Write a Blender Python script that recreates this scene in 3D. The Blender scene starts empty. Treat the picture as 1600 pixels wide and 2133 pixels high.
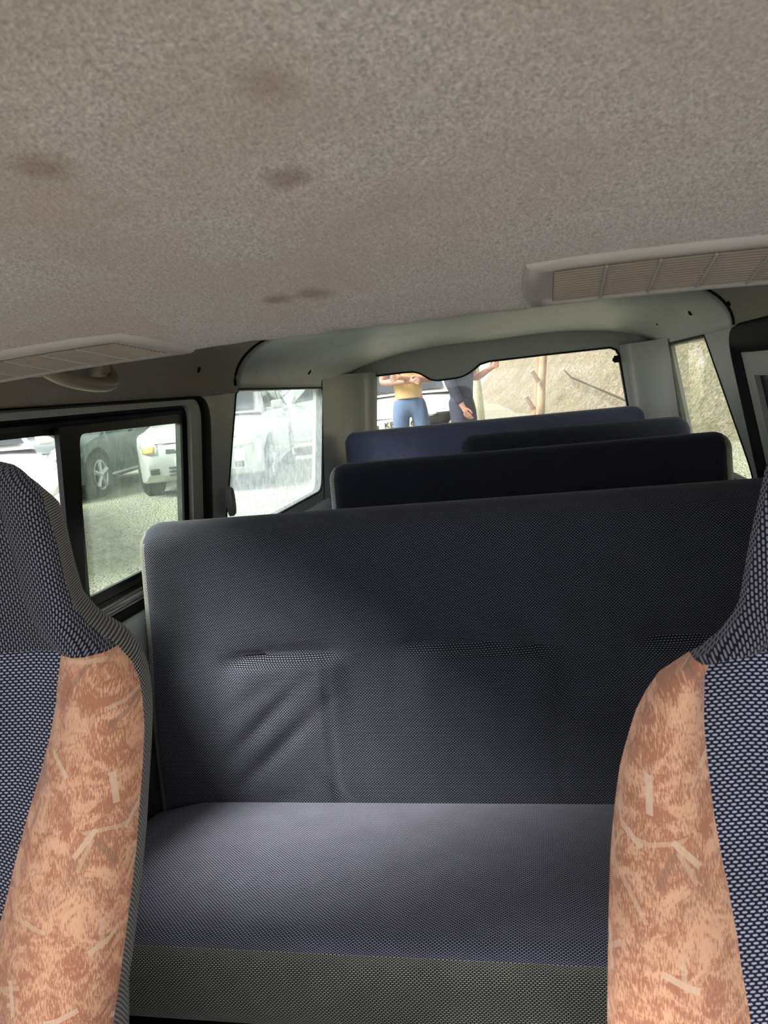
import bpy, bmesh, math, random
from mathutils import Vector, Matrix
random.seed(7)
S = bpy.context.scene
COL = S.collection
PI = math.pi

# ------------------------------------------------------------------ camera
CAM = Vector((0.155, 0.0, 1.15)); FPX = 1600.0
VPX, VPY, ROLL = 1110.0, 780.0, 6.0
Yc = Vector(((VPX-800)/FPX, (VPY-1066.5)/FPX, 1.0)).normalized()
_h = Vector((math.cos(math.radians(ROLL)), -math.sin(math.radians(ROLL)), 0))
Zc = Yc.cross(_h).normalized()
if Zc.y > 0: Zc = -Zc
Xc = Yc.cross(Zc)

def ray(px, py):
    c = Vector(((px-800)/FPX, (py-1066.5)/FPX, 1.0))
    return Vector((Xc.dot(c), Yc.dot(c), Zc.dot(c)))
def at(px, py, y):
    r = ray(px, py); return CAM + r*((y-CAM.y)/r.y)

cd = bpy.data.cameras.new('camera'); cam = bpy.data.objects.new('camera', cd); COL.objects.link(cam)
cd.sensor_fit = 'HORIZONTAL'; cd.sensor_width = 36.0; cd.lens = 36.0*FPX/1600.0
cd.dof.use_dof = True; cd.dof.focus_distance = 1.45; cd.dof.aperture_fstop = 20.0      # a phone lens: the lining overhead is too near to be sharp
cd.clip_start = 0.02; cd.clip_end = 500
R = Matrix(((Xc.x, -Xc.y, -Xc.z), (Yc.x, -Yc.y, -Yc.z), (Zc.x, -Zc.y, -Zc.z)))
cam.matrix_world = Matrix.Translation(CAM) @ R.to_4x4()
S.camera = cam

# ------------------------------------------------------------------ materials
def srgb(r, g, b):
    f = lambda c: (c/255/12.92) if c <= 10 else ((c/255+0.055)/1.055)**2.4
    return (f(r), f(g), f(b), 1)
class NT:
    def __init__(s, name):
        s.m = bpy.data.materials.new(name); s.m.use_nodes = True
        s.t = s.m.node_tree; s.t.nodes.clear()
        s.out = s.n('ShaderNodeOutputMaterial')
    def n(s, k, **kw):
        d = s.t.nodes.new(k)
        for a, v in kw.items(): setattr(d, a, v)
        return d
    def l(s, a, b): s.t.links.new(a, b)
    def math(s, op, a, b=None, clamp=False):
        d = s.n('ShaderNodeMath', operation=op, use_clamp=clamp)
        for i, v in enumerate((a, b)):
            if v is None: continue
            if isinstance(v, (int, float)): d.inputs[i].default_value = v
            else: s.l(v, d.inputs[i])
        return d.outputs[0]
    def mix(s, f, a, b, bl='MIX'):
        d = s.n('ShaderNodeMix', data_type='RGBA', blend_type=bl)
        for i, v in ((0, f), (6, a), (7, b)):
            if isinstance(v, (int, float, tuple)): d.inputs[i].default_value = v
            else: s.l(v, d.inputs[i])
        return d.outputs[2]
    def ramp(s, f, stops):
        d = s.n('ShaderNodeValToRGB'); e = d.color_ramp.elements
        while len(e) < len(stops): e.new(0.5)
        for i, (p, c) in enumerate(stops):
            e[i].position = p; e[i].color = c if isinstance(c, tuple) else (c, c, c, 1)
        s.l(f, d.inputs[0]); return d.outputs[0]
    def coord(s, kind='Object', scale=(1, 1, 1), rot=(0, 0, 0), loc=(0, 0, 0)):
        c = s.n('ShaderNodeTexCoord'); m = s.n('ShaderNodeMapping')
        m.inputs['Scale'].default_value = scale; m.inputs['Rotation'].default_value = rot
        m.inputs['Location'].default_value = loc
        s.l(c.outputs[kind], m.inputs[0]); return m.outputs[0]
    def noise(s, v, scale, detail=2, rough=.5, dist=0):
        d = s.n('ShaderNodeTexNoise'); d.inputs['Scale'].default_value = scale
        d.inputs['Detail'].default_value = detail; d.inputs['Roughness'].default_value = rough
        d.inputs['Distortion'].default_value = dist
        s.l(v, d.inputs['Vector']); return d.outputs['Fac']
    def bump(s, h, strength, dist):
        d = s.n('ShaderNodeBump'); d.inputs['Strength'].default_value = strength
        d.inputs['Distance'].default_value = dist; s.l(h, d.inputs['Height']); return d.outputs[0]
    def bsdf(s, col, rough=.6, normal=None, metal=0, spec=.5, sheen=0, coat=0):
        b = s.n('ShaderNodeBsdfPrincipled')
        for k, v in (('Base Color', col), ('Roughness', rough), ('Metallic', metal)):
            if isinstance(v, (int, float, tuple)): b.inputs[k].default_value = v
            else: s.l(v, b.inputs[k])
        b.inputs['Specular IOR Level'].default_value = spec
        b.inputs['Sheen Weight'].default_value = sheen
        b.inputs['Sheen Roughness'].default_value = .5
        b.inputs['Coat Weight'].default_value = coat
        if normal is not None: s.l(normal, b.inputs['Normal'])
        s.l(b.outputs[0], s.out.inputs[0]); return b

def plain(name, col, rough=.6, metal=0, spec=.5, var=.12, vs=9, coat=0):
    t = NT(name); v = t.coord('Object'); n = t.noise(v, vs, 4, .6)
    dk = tuple(c*(1-var) for c in col[:3])+(1,); lt = tuple(min(1, c*(1+var)) for c in col[:3])+(1,)
    c = t.mix(n, dk, lt)
    t.bsdf(c, rough, None, metal, spec, coat=coat); return t.m

def weave(name, light, dark, period, rows, dash=.40, rot=0, sheen=.15, bump=.35, var=.25):
    """woven upholstery: staggered light dashes on a dark ground, laid out on the cloth's own UVs in metres"""
    t = NT(name)
    v = t.coord('UV', (1/period, 1/period, 1), (0, 0, rot))
    sp = t.n('ShaderNodeSeparateXYZ'); t.l(v, sp.inputs[0])
    vy = t.math('MULTIPLY', sp.outputs[1], period/rows); row = t.math('FLOOR', vy)
    ux = t.math('ADD', sp.outputs[0], t.math('MULTIPLY', t.math('FLOORED_MODULO', row, 2), .5))
    fx = t.math('ABSOLUTE', t.math('SUBTRACT', t.math('FRACT', ux), .5)); fy = t.math('ABSOLUTE', t.math('SUBTRACT', t.math('FRACT', vy), .5))
    e = t.math('ADD', t.math('POWER', t.math('DIVIDE', fx, dash), 3), t.math('POWER', t.math('DIVIDE', fy, .32), 2.4))
    fac = t.ramp(e, [(.55, 1.), (1., 0.)])
    wcol = t.mix(fac, dark, light)
    u = t.coord('UV'); n = t.noise(u, 14, 3, .6); n2 = t.noise(u, 900, 2)
    f = t.math('ADD', t.math('MULTIPLY', n, var*2), 1-var)
    f = t.math('MULTIPLY', f, t.math('ADD', t.math('MULTIPLY', n2, .4), .8))
    cc = t.n('ShaderNodeCombineColor')
    for i in range(3): t.l(f, cc.inputs[i])
    c = t.mix(1.0, wcol, cc.outputs[0], 'MULTIPLY')
    nm = t.bump(fac, bump, .0009)
    t.bsdf(c, .85, nm, 0, .2, sheen); return t.m

M = {}
NAVY_L, NAVY_D = srgb(176, 177, 196), srgb(24, 26, 44)
M['weave_seat'] = weave('navy_woven_cloth', NAVY_L, NAVY_D, .0066, .0031, .35)
M['weave_head'] = weave('navy_woven_cloth_upright', srgb(132, 132, 146), srgb(18, 18, 28), .0064, .0031, .40, PI/2)
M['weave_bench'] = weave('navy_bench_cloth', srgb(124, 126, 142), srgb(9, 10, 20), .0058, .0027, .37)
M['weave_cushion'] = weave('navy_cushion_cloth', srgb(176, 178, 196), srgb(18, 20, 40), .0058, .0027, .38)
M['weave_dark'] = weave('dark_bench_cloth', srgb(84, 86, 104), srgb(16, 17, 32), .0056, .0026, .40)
M['weave_side'] = weave('black_and_white_checked_cloth', srgb(205, 202, 196), srgb(12, 12, 14), .0056, .0028, .40)
M['weave_valance'] = weave('black_and_white_woven_cloth', srgb(188, 186, 176), srgb(14, 14, 15), .0054, .0027, .40)
M['velour'] = weave('dusky_blue_velour', srgb(128, 130, 160), srgb(74, 76, 108), .004, .002, .40, 0, .5, .1)

def tan_print():
    t = NT('tan_printed_cloth'); u = t.coord('UV')
    low = t.noise(u, 34, 4, .7, .8)
    # fine hatching whose direction changes from patch to patch
    h1 = t.noise(t.coord('UV', (1100, 150, 1), (0, 0, .5)), 1, 3, .65)
    h2 = t.noise(t.coord('UV', (1000, 140, 1), (0, 0, -.8)), 1, 3, .65)
    pick = t.ramp(t.noise(u, 11, 1), [(.46, 0.), (.54, 1.)])
    h = t.mix(pick, h1, h2)
    hs = t.ramp(t.math('ADD', h, t.math('MULTIPLY', low, .9)), [(.90, 0.), (1.02, 1.)])
    base = t.mix(t.noise(u, 60, 3), srgb(236, 186, 152), srgb(222, 166, 130))
    c = t.mix(t.math('MULTIPLY', hs, .72), base, srgb(160, 92, 70))
    # scattered pale sticks
    def sticks(scale, seed, ln, wd, col, amount, c):
        v = t.coord('UV', (scale, scale, scale), (0, 0, seed), (seed*3.1, seed*1.7, 0))
        vo = t.n('ShaderNodeTexVoronoi', voronoi_dimensions='2D'); vo.inputs['Scale'].default_value = 1
        t.l(v, vo.inputs['Vector'])
        d = t.n('ShaderNodeVectorMath', operation='SUBTRACT'); t.l(v, d.inputs[0]); t.l(vo.outputs['Position'], d.inputs[1])
        sp = t.n('ShaderNodeSeparateXYZ'); t.l(d.outputs[0], sp.inputs[0])
        sc = t.n('ShaderNodeSeparateColor'); t.l(vo.outputs['Color'], sc.inputs[0])
        a = t.math('MULTIPLY', sc.outputs[0], PI); ca = t.math('COSINE', a); sa = t.math('SINE', a)
        X = t.math('ADD', t.math('MULTIPLY', sp.outputs[0], ca), t.math('MULTIPLY', sp.outputs[1], sa))
        Y = t.math('SUBTRACT', t.math('MULTIPLY', sp.outputs[1], ca), t.math('MULTIPLY', sp.outputs[0], sa))
        m = t.math('MULTIPLY', t.math('LESS_THAN', t.math('ABSOLUTE', X), ln), t.math('LESS_THAN', t.math('ABSOLUTE', Y), wd))
        m = t.math('MULTIPLY', m, t.math('GREATER_THAN', sc.outputs[1], .52))
        return t.mix(t.math('MULTIPLY', m, amount), c, col)
    c = sticks(15, .4, .36, .040, srgb(150, 118, 98), .55, c)
    c = sticks(19, 1.3, .30, .050, srgb(232, 200, 172), .7, c)
    c = sticks(17, 2.2, .34, .035, srgb(226, 190, 160), .55, c)
    # worn grey stains
    c = t.mix(t.ramp(t.noise(u, 17, 3), [(.6, 0.), (.75, .45)]), c, srgb(150, 128, 112))
    nm = t.bump(t.noise(u, 1500, 2), .3, .0006)
    t.bsdf(c, .9, nm, 0, .15, .3); return t.m
M['tan'] = tan_print()

def headliner(name, a, b, warm, spots=()):
    t = NT(name); v = t.coord('Object')
    f1 = t.noise(t.coord('Object', (620, 240, 240), (0, 0, .5)), 1, 2, .6, .9)
    f2 = t.noise(t.coord('Object', (420, 420, 420), (0, 0, .3)), 1, 2, .6, .6)
    f = t.ramp(t.mix(.5, f1, f2), [(.32, 0.), (.68, 1.)])
    c = t.mix(f, a, b)
    big = t.ramp(t.noise(v, 5.5, 4, .6, .3), [(.4, 0.), (.66, .55)])
    c = t.mix(big, c, warm)
    grey = t.ramp(t.noise(t.coord('Object', loc=(3, 7, 1)), 4, 3), [(.45, 0.), (.7, .3)])
    c = t.mix(grey, c, srgb(186, 177, 177))
    sep = t.n('ShaderNodeSeparateXYZ'); t.l(v, sep.inputs[0])
    wob = t.noise(v, 60, 3)
    for (sx, sy, sr, sa) in spots:
        dx = t.math('SUBTRACT', sep.outputs[0], sx); dy = t.math('SUBTRACT', sep.outputs[1], sy)
        d = t.math('SQRT', t.math('ADD', t.math('MULTIPLY', dx, dx), t.math('MULTIPLY', dy, dy)))
        d = t.math('ADD', t.math('DIVIDE', d, sr), t.math('SUBTRACT', wob, .5))
        m = t.ramp(d, [(.35, sa), (1., 0.)])
        c = t.mix(m, c, srgb(128, 92, 78))
    nm = t.bump(f, .6, .0016)
    t.bsdf(c, .95, nm, 0, .05, .25); return t.m

def pz(px, py, z):
    r = ray(px, py); return CAM + r*((z-CAM.z)/r.z)
_sp = []
for (px, py, z, sr, sa) in ((592, 325, 1.29, .018, .55), (578, 603, 1.245, .018, .6), (652, 585, 1.248, .02, .55), (90, 340, 1.29, .02, .5), (550, 120, 1.305, .02, .3)):
    p = pz(px, py, z); _sp.append((p.x, p.y, sr, sa))
M['headliner'] = headliner('beige_napped_headliner', srgb(156, 146, 143), srgb(248, 238, 234), srgb(196, 170, 161), _sp)
M['headliner2'] = headliner('grey_beige_side_headliner', srgb(156, 148, 138), srgb(194, 186, 174), srgb(170, 150, 136))

def trim_mat():
    t = NT('grey_green_trim_plastic')
    st = t.noise(t.coord('Object', (2, 60, 60)), 1, 3, .6); n = t.noise(t.coord('Object'), 7, 3)
    c = t.mix(n, srgb(160, 163, 160), srgb(184, 187, 182))
    c = t.mix(t.ramp(t.noise(t.coord('Object'), 30, 5, .7), [(.58, 0.), (.75, .25)]), c, srgb(140, 132, 116))
    t.bsdf(c, .42, t.bump(st, .12, .002), 0, .4); return t.m
M['trim'] = trim_mat()
M['sill'] = plain('grey_sill_plastic', srgb(206, 214, 220), .3, 0, .5, .08)
M['panel_dark'] = plain('dark_grey_side_panel', srgb(58, 60, 60), .6)
M['tailgate'] = plain('dark_grey_tailgate_trim', srgb(192, 193, 188), .5, 0, .4, .08)
M['rubber'] = plain('black_rubber', srgb(10, 10, 12), .65, 0, .2, .2)
M['black'] = plain('black_frame_metal', srgb(10, 10, 12), .4, 0, .25, .1)
M['frame_grey'] = plain('grey_window_metal', srgb(176, 176, 170), .45, 0, .5, .1, 30)
M['alu'] = plain('worn_aluminium_track', srgb(150, 150, 152), .3, .8, .5, .2, 40)
M['hole'] = plain('dark_recess', srgb(10, 10, 10), .9)
M['vent'] = plain('dusty_beige_vent_plastic', srgb(176, 168, 164), .5, 0, .4, .12, 25)
M['vent_rib'] = plain('brown_stained_vent_ribs', srgb(150, 138, 128), .6, 0, .3, .22, 30)
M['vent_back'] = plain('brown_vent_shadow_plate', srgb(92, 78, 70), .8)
M['handle'] = plain('beige_handle_plastic', srgb(156, 146, 130), .4, 0, .4, .06)
M['floor_mat'] = plain('black_floor_mat', srgb(26, 26, 28), .8)
M['steel_dark'] = plain('black_seat_frame_steel', srgb(20, 20, 22), .5, .3)

def glass(name, tint, dust_col, dust, scale=30):
    t = NT(name)
    tr = t.n('ShaderNodeBsdfTransparent'); tr.inputs[0].default_value = tuple(math.sqrt(c) for c in tint[:3])+(1,)   # the pane has two faces
    gl = t.n('ShaderNodeBsdfGlossy'); gl.inputs['Roughness'].default_value = .02
    g = t.n('ShaderNodeNewGeometry'); dp = t.n('ShaderNodeVectorMath', operation='DOT_PRODUCT')
    t.l(g.outputs['Incoming'], dp.inputs[0]); t.l(g.outputs['Normal'], dp.inputs[1])
    cs = t.math('SUBTRACT', 1, t.math('ABSOLUTE', dp.outputs['Value']), True)
    fre = t.math('ADD', t.math('MULTIPLY', t.math('POWER', cs, 5), .4), .03)
    m1 = t.n('ShaderNodeMixShader'); t.l(fre, m1.inputs[0]); t.l(tr.outputs[0], m1.inputs[1]); t.l(gl.outputs[0], m1.inputs[2])
    df = t.n('ShaderNodeBsdfDiffuse'); df.inputs[0].default_value = dust_col
    tl = t.n('ShaderNodeBsdfTranslucent'); tl.inputs[0].default_value = dust_col
    m2 = t.n('ShaderNodeMixShader'); m2.inputs[0].default_value = .6; t.l(df.outputs[0], m2.inputs[1]); t.l(tl.outputs[0], m2.inputs[2])
    n = t.noise(t.coord('Object'), scale, 5, .75); n2 = t.noise(t.coord('Object', (1, 40, 3)), 6, 3)
    f = t.math('MULTIPLY', t.math('MULTIPLY', n, t.math('ADD', n2, .5)), dust*1.0)
    m3 = t.n('ShaderNodeMixShader'); t.l(f, m3.inputs[0]); t.l(m1.outputs[0], m3.inputs[1]); t.l(m2.outputs[0], m3.inputs[2])
    t.l(m3.outputs[0], t.out.inputs[0]); return t.m
M['glass_tint'] = glass('green_tinted_dusty_glass', (.47, .52, .47, 1), srgb(200, 214, 204), .10)
M['glass_clear'] = glass('clear_glass', (.92, .93, .92, 1), srgb(230, 230, 230), .02)
M['glass_haze'] = glass('dusty_pale_glass', (.60, .64, .64, 1), srgb(226, 236, 238), .34)
M['glass_rear'] = glass('tinted_rear_glass', (.62, .61, .59, 1), srgb(230, 225, 210), .05)
M['glass_light_cut'] = glass('dark_light_cutting_glass', (.10, .10, .11, 1), srgb(200, 200, 200), .02)  # near-opaque tint added to hold back light from the right side
M['glass_right'] = glass('grey_tinted_glass', (.62, .65, .58, 1), srgb(220, 222, 205), .08)

# exterior
M['silver'] = plain('silver_car_paint', srgb(196, 202, 200), .3, .25, .5, .03, coat=.6)
M['white_paint'] = plain('white_car_paint', srgb(226, 228, 228), .3, 0, .5, .02, coat=.6)
M['pale_paint'] = plain('pale_silver_green_paint', srgb(196, 208, 202), .35, .15, .5, .03, coat=.5)
M['green_paint'] = plain('dark_grey_green_paint', srgb(74, 88, 86), .3, .2, .5, .08, coat=.6)
M['car_glass'] = plain('dark_car_glass', srgb(52, 62, 68), .06, 0, .6, .05)
M['tyre'] = plain('black_tyre_rubber', srgb(34, 35, 36), .8)
M['rim'] = plain('bright_alloy_wheel', srgb(200, 204, 204), .3, .5)
M['dark_plastic'] = plain('dark_car_plastic', srgb(40, 44, 46), .6)
M['lamp_clear'] = plain('clear_lamp_lens', srgb(216, 220, 216), .12, .2)
M['lamp_amber'] = plain('amber_lamp_lens', srgb(206, 178, 92), .2)
M['plate'] = plain('white_number_plate', srgb(226, 226, 214), .5)
M['ink'] = plain('black_ink', srgb(20, 20, 20), .6)
M['skin'] = plain('brown_skin', srgb(188, 144, 126), .6, 0, .4, .06)
M['hair'] = plain('black_hair', srgb(22, 18, 16), .8)
M['shirt'] = plain('yellow_cotton', srgb(222, 190, 136), .9, 0, .2, .1, 12)
M['jeans'] = plain('faded_blue_denim', srgb(96, 118, 150), .9, 0, .2, .28, 14)
M['denim_dark'] = plain('charcoal_denim', srgb(62, 66, 82), .9, 0, .2, .25, 18)
M['shoe'] = plain('brown_leather', srgb(70, 50, 40), .5)
M['bark'] = plain('peeling_pale_bark', srgb(170, 150, 126), .9, 0, .2, .3, 20)
M['stone_post'] = plain('speckled_pale_stone', srgb(190, 192, 164), .9, 0, .2, .35, 40)
M['cable'] = plain('dark_cable_sheath', srgb(62, 54, 42), .8)

def gravel():
    t = NT('pale_gravel'); v = t.coord('Object')
    vo = t.n('ShaderNodeTexVoronoi'); vo.inputs['Scale'].default_value = 42; t.l(v, vo.inputs['Vector'])
    sc = t.n('ShaderNodeSeparateColor'); t.l(vo.outputs['Color'], sc.inputs[0])
    n = t.noise(v, 8, 6, .75); g = t.noise(v, 1.1, 3)
    c = t.mix(t.ramp(n, [(.3, 0.), (.7, 1.)]), srgb(104, 106, 92), srgb(184, 185, 168))
    c = t.mix(t.math('MULTIPLY', sc.outputs[0], .5), c, srgb(206, 206, 194))
    c = t.mix(t.ramp(g, [(.45, 0.), (.7, .5)]), c, srgb(172, 178, 140))
    c = t.mix(t.ramp(vo.outputs['Distance'], [(.4, 0.), (.9, .45)]), c, srgb(112, 112, 94))
    t.bsdf(c, .95, t.bump(t.math('SUBTRACT', n, vo.outputs['Distance']), .8, .05), 0, .2); return t.m
M['gravel'] = gravel()
def bankm():
    t = NT('dry_grass_and_earth'); v = t.coord('Object')
    n = t.noise(t.coord('Object', (3, 3, 2)), 8, 6, .8, .8); s = t.noise(v, 1.3, 3)
    c = t.ramp(n, [(.34, srgb(104, 96, 74)), (.48, srgb(192, 182, 152)), (.62, srgb(236, 230, 210))])
    md = t.noise(t.coord('Object', (1, 1, 1)), 9, 5, .85, 1.5)
    c = t.mix(t.ramp(md, [(.36, .75), (.5, 0.)]), c, srgb(110, 100, 72)); c = t.mix(t.ramp(md, [(.52, 0.), (.66, .7)]), c, srgb(244, 240, 226))
    c = t.mix(t.ramp(s, [(.4, 0.), (.65, .5)]), c, srgb(158, 158, 136))
    t.bsdf(c, .95, t.bump(n, .9, .2), 0, .1); return t.m
M['bank'] = bankm()

# ------------------------------------------------------------------ object helpers
def link(name, me, mat, parent=None, smooth=True):
    if smooth:
        for p in me.polygons: p.use_smooth = True
    o = bpy.data.objects.new(name, me); COL.objects.link(o)
    if mat is not None: me.materials.append(M[mat] if isinstance(mat, str) else mat)
    if parent is not None: o.parent = parent
    return o
def from_bm(name, bm, mat, parent=None, smooth=True, angle=40):
    bmesh.ops.recalc_face_normals(bm, faces=bm.faces)
    if smooth and angle:
        for e in bm.edges:
            if len(e.link_faces) == 2 and e.calc_face_angle(0) > math.radians(angle): e.smooth = False
    me = bpy.data.meshes.new(name); bm.to_mesh(me); bm.free()
    return link(name, me, mat, parent, smooth)
def struct(o): o['kind'] = 'structure'; return o
def tag(o, label, cat, group=None):
    o['label'] = label; o['category'] = cat
    if group: o['group'] = group
    return o
def empty(name, loc, rz=0):
    o = bpy.data.objects.new(name, None); COL.objects.link(o); o.location = loc; o.rotation_euler = (0, 0, rz)
    o.empty_display_size = .1; return o

def add_box(bm, c, s, rot=None, bev=0):
    g = bmesh.ops.create_cube(bm, size=1)['verts']
    m = Matrix.Translation(Vector(c)) @ (rot.to_4x4() if rot else Matrix.Identity(4)) @ Matrix.Diagonal((*s, 1))
    bmesh.ops.transform(bm, matrix=m, verts=g)
    if bev:
        ed = list({e for v in g for e in v.link_edges})
        bmesh.ops.bevel(bm, geom=ed, offset=bev, segments=3, profile=.5, affect='EDGES')
def add_tube(bm, pts, rad, n=10, cap=True):
    pts = [Vector(p) for p in pts]; rings = []
    rad = rad if isinstance(rad, (list, tuple)) else [rad]*len(pts)
    up = Vector((0, 0, 1))
    for i, p in enumerate(pts):
        d = (pts[min(i+1, len(pts)-1)]-pts[max(i-1, 0)]).normalized()
        a = d.cross(up if abs(d.dot(up)) < .95 else Vector((1, 0, 0))).normalized(); b = d.cross(a)
        rings.append([bm.verts.new(p+(a*math.cos(k*2*PI/n)+b*math.sin(k*2*PI/n))*rad[i]) for k in range(n)])
    for r0, r1 in zip(rings, rings[1:]):
        for k in range(n): bm.faces.new((r0[k], r0[(k+1) % n], r1[(k+1) % n], r1[k]))
    if cap: bm.faces.new(rings[0][::-1]); bm.faces.new(rings[-1])
def grid_bm(rows, uvs=None, close_u=False):
    bm = bmesh.new(); V = [[bm.verts.new(p) for p in r] for r in rows]
    uvl = bm.loops.layers.uv.new('UVMap') if uvs else None
    nu = len(rows[0])
    for j in range(len(rows)-1):
        for i in range(nu if close_u else nu-1):
            i2 = (i+1) % nu
            f = bm.faces.new((V[j][i], V[j][i2], V[j+1][i2], V[j+1][i]))
            if uvs:
                for lp, (a, b) in zip(f.loops, ((j, i), (j, i2), (j+1, i2), (j+1, i))): lp[uvl].uv = uvs[a][b]
    return bm
def rounded(poly, r, n=6):
    """round the corners of a 2-D polygon; r may be one number or one per corner"""
    out = []; N = len(poly); rr = r if isinstance(r, (list, tuple)) else [r]*N
    for i in range(N):
        p = Vector(poly[i]); a = Vector(poly[i-1]); b = Vector(poly[(i+1) % N])
        if rr[i] <= 0: out.append(tuple(p)); continue
        ua = (a-p).normalized(); ub = (b-p).normalized()
        ang = ua.angle(ub); t = min(rr[i]/math.tan(ang/2), (a-p).length*.49, (b-p).length*.49)
        A = p+ua*t; B = p+ub*t
        for k in range(n+1):
            s = k/n; q = A*(1-s)**2 + p*2*s*(1-s) + B*s*s; out.append((q.x, q.y))
    return out
def offset(poly, d):
    """move a closed convex-ish polygon outward by d"""
    N = len(poly); area = sum(poly[i-1][0]*poly[i][1]-poly[i][0]*poly[i-1][1] for i in range(N))
    sg = 1 if area > 0 else -1; out = []
    for i in range(N):
        p = Vector(poly[i]); a = Vector(poly[i-1]); b = Vector(poly[(i+1) % N])
        e1 = (p-a); e2 = (b-p)
        if e1.length < 1e-7: e1 = e2
        if e2.length < 1e-7: e2 = e1
        n1 = Vector((e1.y, -e1.x)).normalized()*sg; n2 = Vector((e2.y, -e2.x)).normalized()*sg
        n = (n1+n2)
        n = n.normalized() if n.length > 1e-6 else n1
        out.append(tuple(p+n*d/max(.5, n.dot(n1))))
    return out
def ring_bm(inner, outer, fn, prof):
    """frame between two matching outlines; prof: list of (t, depth), t 0 at inner and 1 at outer"""
    rows = []
    for (t, d) in prof:
        rows.append([fn(a[0]*(1-t)+b[0]*t, a[1]*(1-t)+b[1]*t, d) for a, b in zip(inner, outer)])
    rows.append(rows[0])
    return grid_bm(rows, close_u=True)
def plate_bm(outer, holes, fn, d0, d1):
    bm = bmesh.new()
    for poly in [outer]+holes:
        vs = [bm.verts.new((p[0], p[1], 0)) for p in poly]
        for i in range(len(vs)): bm.edges.new((vs[i-1], vs[i]))
    bmesh.ops.triangle_fill(bm, use_beauty=True, use_dissolve=False, edges=bm.edges[:])
    ext = bmesh.ops.extrude_face_region(bm, geom=bm.faces[:])
    new = {v for v in ext['geom'] if isinstance(v, bmesh.types.BMVert)}
    for v in bm.verts:
        v.co = fn(v.co.x, v.co.y, d1 if v in new else d0)
    return bm
def split_objs(bm, keyfn, specs, parent, angle=50):
    """split one surface into separate objects by a face key"""
    bmesh.ops.recalc_face_normals(bm, faces=bm.faces)
    keys = {f.index: keyfn(f) for f in (bm.faces.index_update() or bm.faces)}
    res = {}
    for k, (name, mat) in specs.items():
        b2 = bm.copy(); b2.faces.ensure_lookup_table()
        bmesh.ops.delete(b2, geom=[f for f in b2.faces if keys[f.index] != k], context='FACES')
        if not b2.faces: b2.free(); continue
        me = bpy.data.meshes.new(name); b2.to_mesh(me); b2.free()
        res[k] = link(name, me, mat, parent)
    bm.free(); return res
def smooth01(a, b, x):
    t = max(0, min(1, (x-a)/(b-a))); return t*t*(3-2*t)
def interp(tab, x):
    if x <= tab[0][0]: return tab[0][1]
    for (a, b), (c, d) in zip(tab, tab[1:]):
        if x <= c: return b+(d-b)*(x-a)/(c-a) if c > a else d
    return tab[-1][1]
def lin(a, b, n): return [a+(b-a)*i/n for i in range(n+1)]

def rbox(size, r, step, deform, uvscale=1):
    """rounded box made of six grids; returns bmesh with a face layer 'side' 0..5 = -x +x -y +y -z +z"""
    h = [s/2 for s in size]; r = [min(a, b*.98) for a, b in zip(r, h)]
    ax = []
    for i in range(3):
        inner = h[i]-r[i]; n = max(1, int(round(2*inner/step)))
        c = [-h[i]+r[i]*(1-math.cos(k*PI/10)) if False else -h[i]+r[i]*k/5 for k in range(5)]
        c += lin(-inner, inner, n) + [inner+r[i]*k/5 for k in range(1, 6)]
        ax.append(c)
    bm = bmesh.new(); cache = {}; lay = bm.faces.layers.int.new('side'); uvl = bm.loops.layers.uv.new('UVMap')
    def vert(p):
        k = tuple(round(c, 6) for c in p)
        if k in cache: return cache[k]
        q = [max(-(h[i]-r[i]), min(h[i]-r[i], p[i])) for i in range(3)]
        d = [(p[i]-q[i])/r[i] for i in range(3)]; L = math.sqrt(sum(c*c for c in d)); mx = max(abs(c) for c in d)
        if L > 1e-9:
            w = [q[i]+d[i]/L*mx*r[i] for i in range(3)]
        else: w = list(p)
        v = bm.verts.new(deform(Vector(w))); cache[k] = v; return v
    for a in range(3):
        b, c = (a+1) % 3, (a+2) % 3
        for sgn in (0, 1):
            B, Cc = ax[b], ax[c]
            for i in range(len(B)-1):
                for j in range(len(Cc)-1):
                    pts = []
                    for (ii, jj) in ((i, j), (i+1, j), (i+1, j+1), (i, j+1)):
                        p = [0, 0, 0]; p[a] = h[a]*(1 if sgn else -1); p[b] = B[ii]; p[c] = Cc[jj]; pts.append(p)
                    vs = [vert(p) for p in pts]
                    if len(set(vs)) < 4: continue
                    try: f = bm.faces.new(vs if sgn else vs[::-1])
                    except ValueError: continue
                    f[lay] = a*2+sgn; f.smooth = True
                    pl = pts if sgn else pts[::-1]
                    for lp, p in zip(f.loops, pl):
                        lp[uvl].uv = {0: (p[1], p[2]), 1: (p[0], p[2]), 2: (p[0], p[1])}[a]
    return bm

# ------------------------------------------------------------------ van shell
XL = lambda z: -.69+.012*(z-.97)/.2
XR = lambda z: .67-.012*(z-.97)/.2
fL = lambda y, z, d: Vector((XL(z)-d, y, z))          # d > 0 goes outward
fR = lambda y, z, d: Vector((XR(z)+d, y, z))

struct(from_bm('floor', plate_bm([(-.74, -.45), (.72, -.45), (.72, 3.56), (-.74, 3.56)], [], lambda x, y, d: Vector((x, y, d)), -.04, 0), 'floor_mat', smooth=False))

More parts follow.
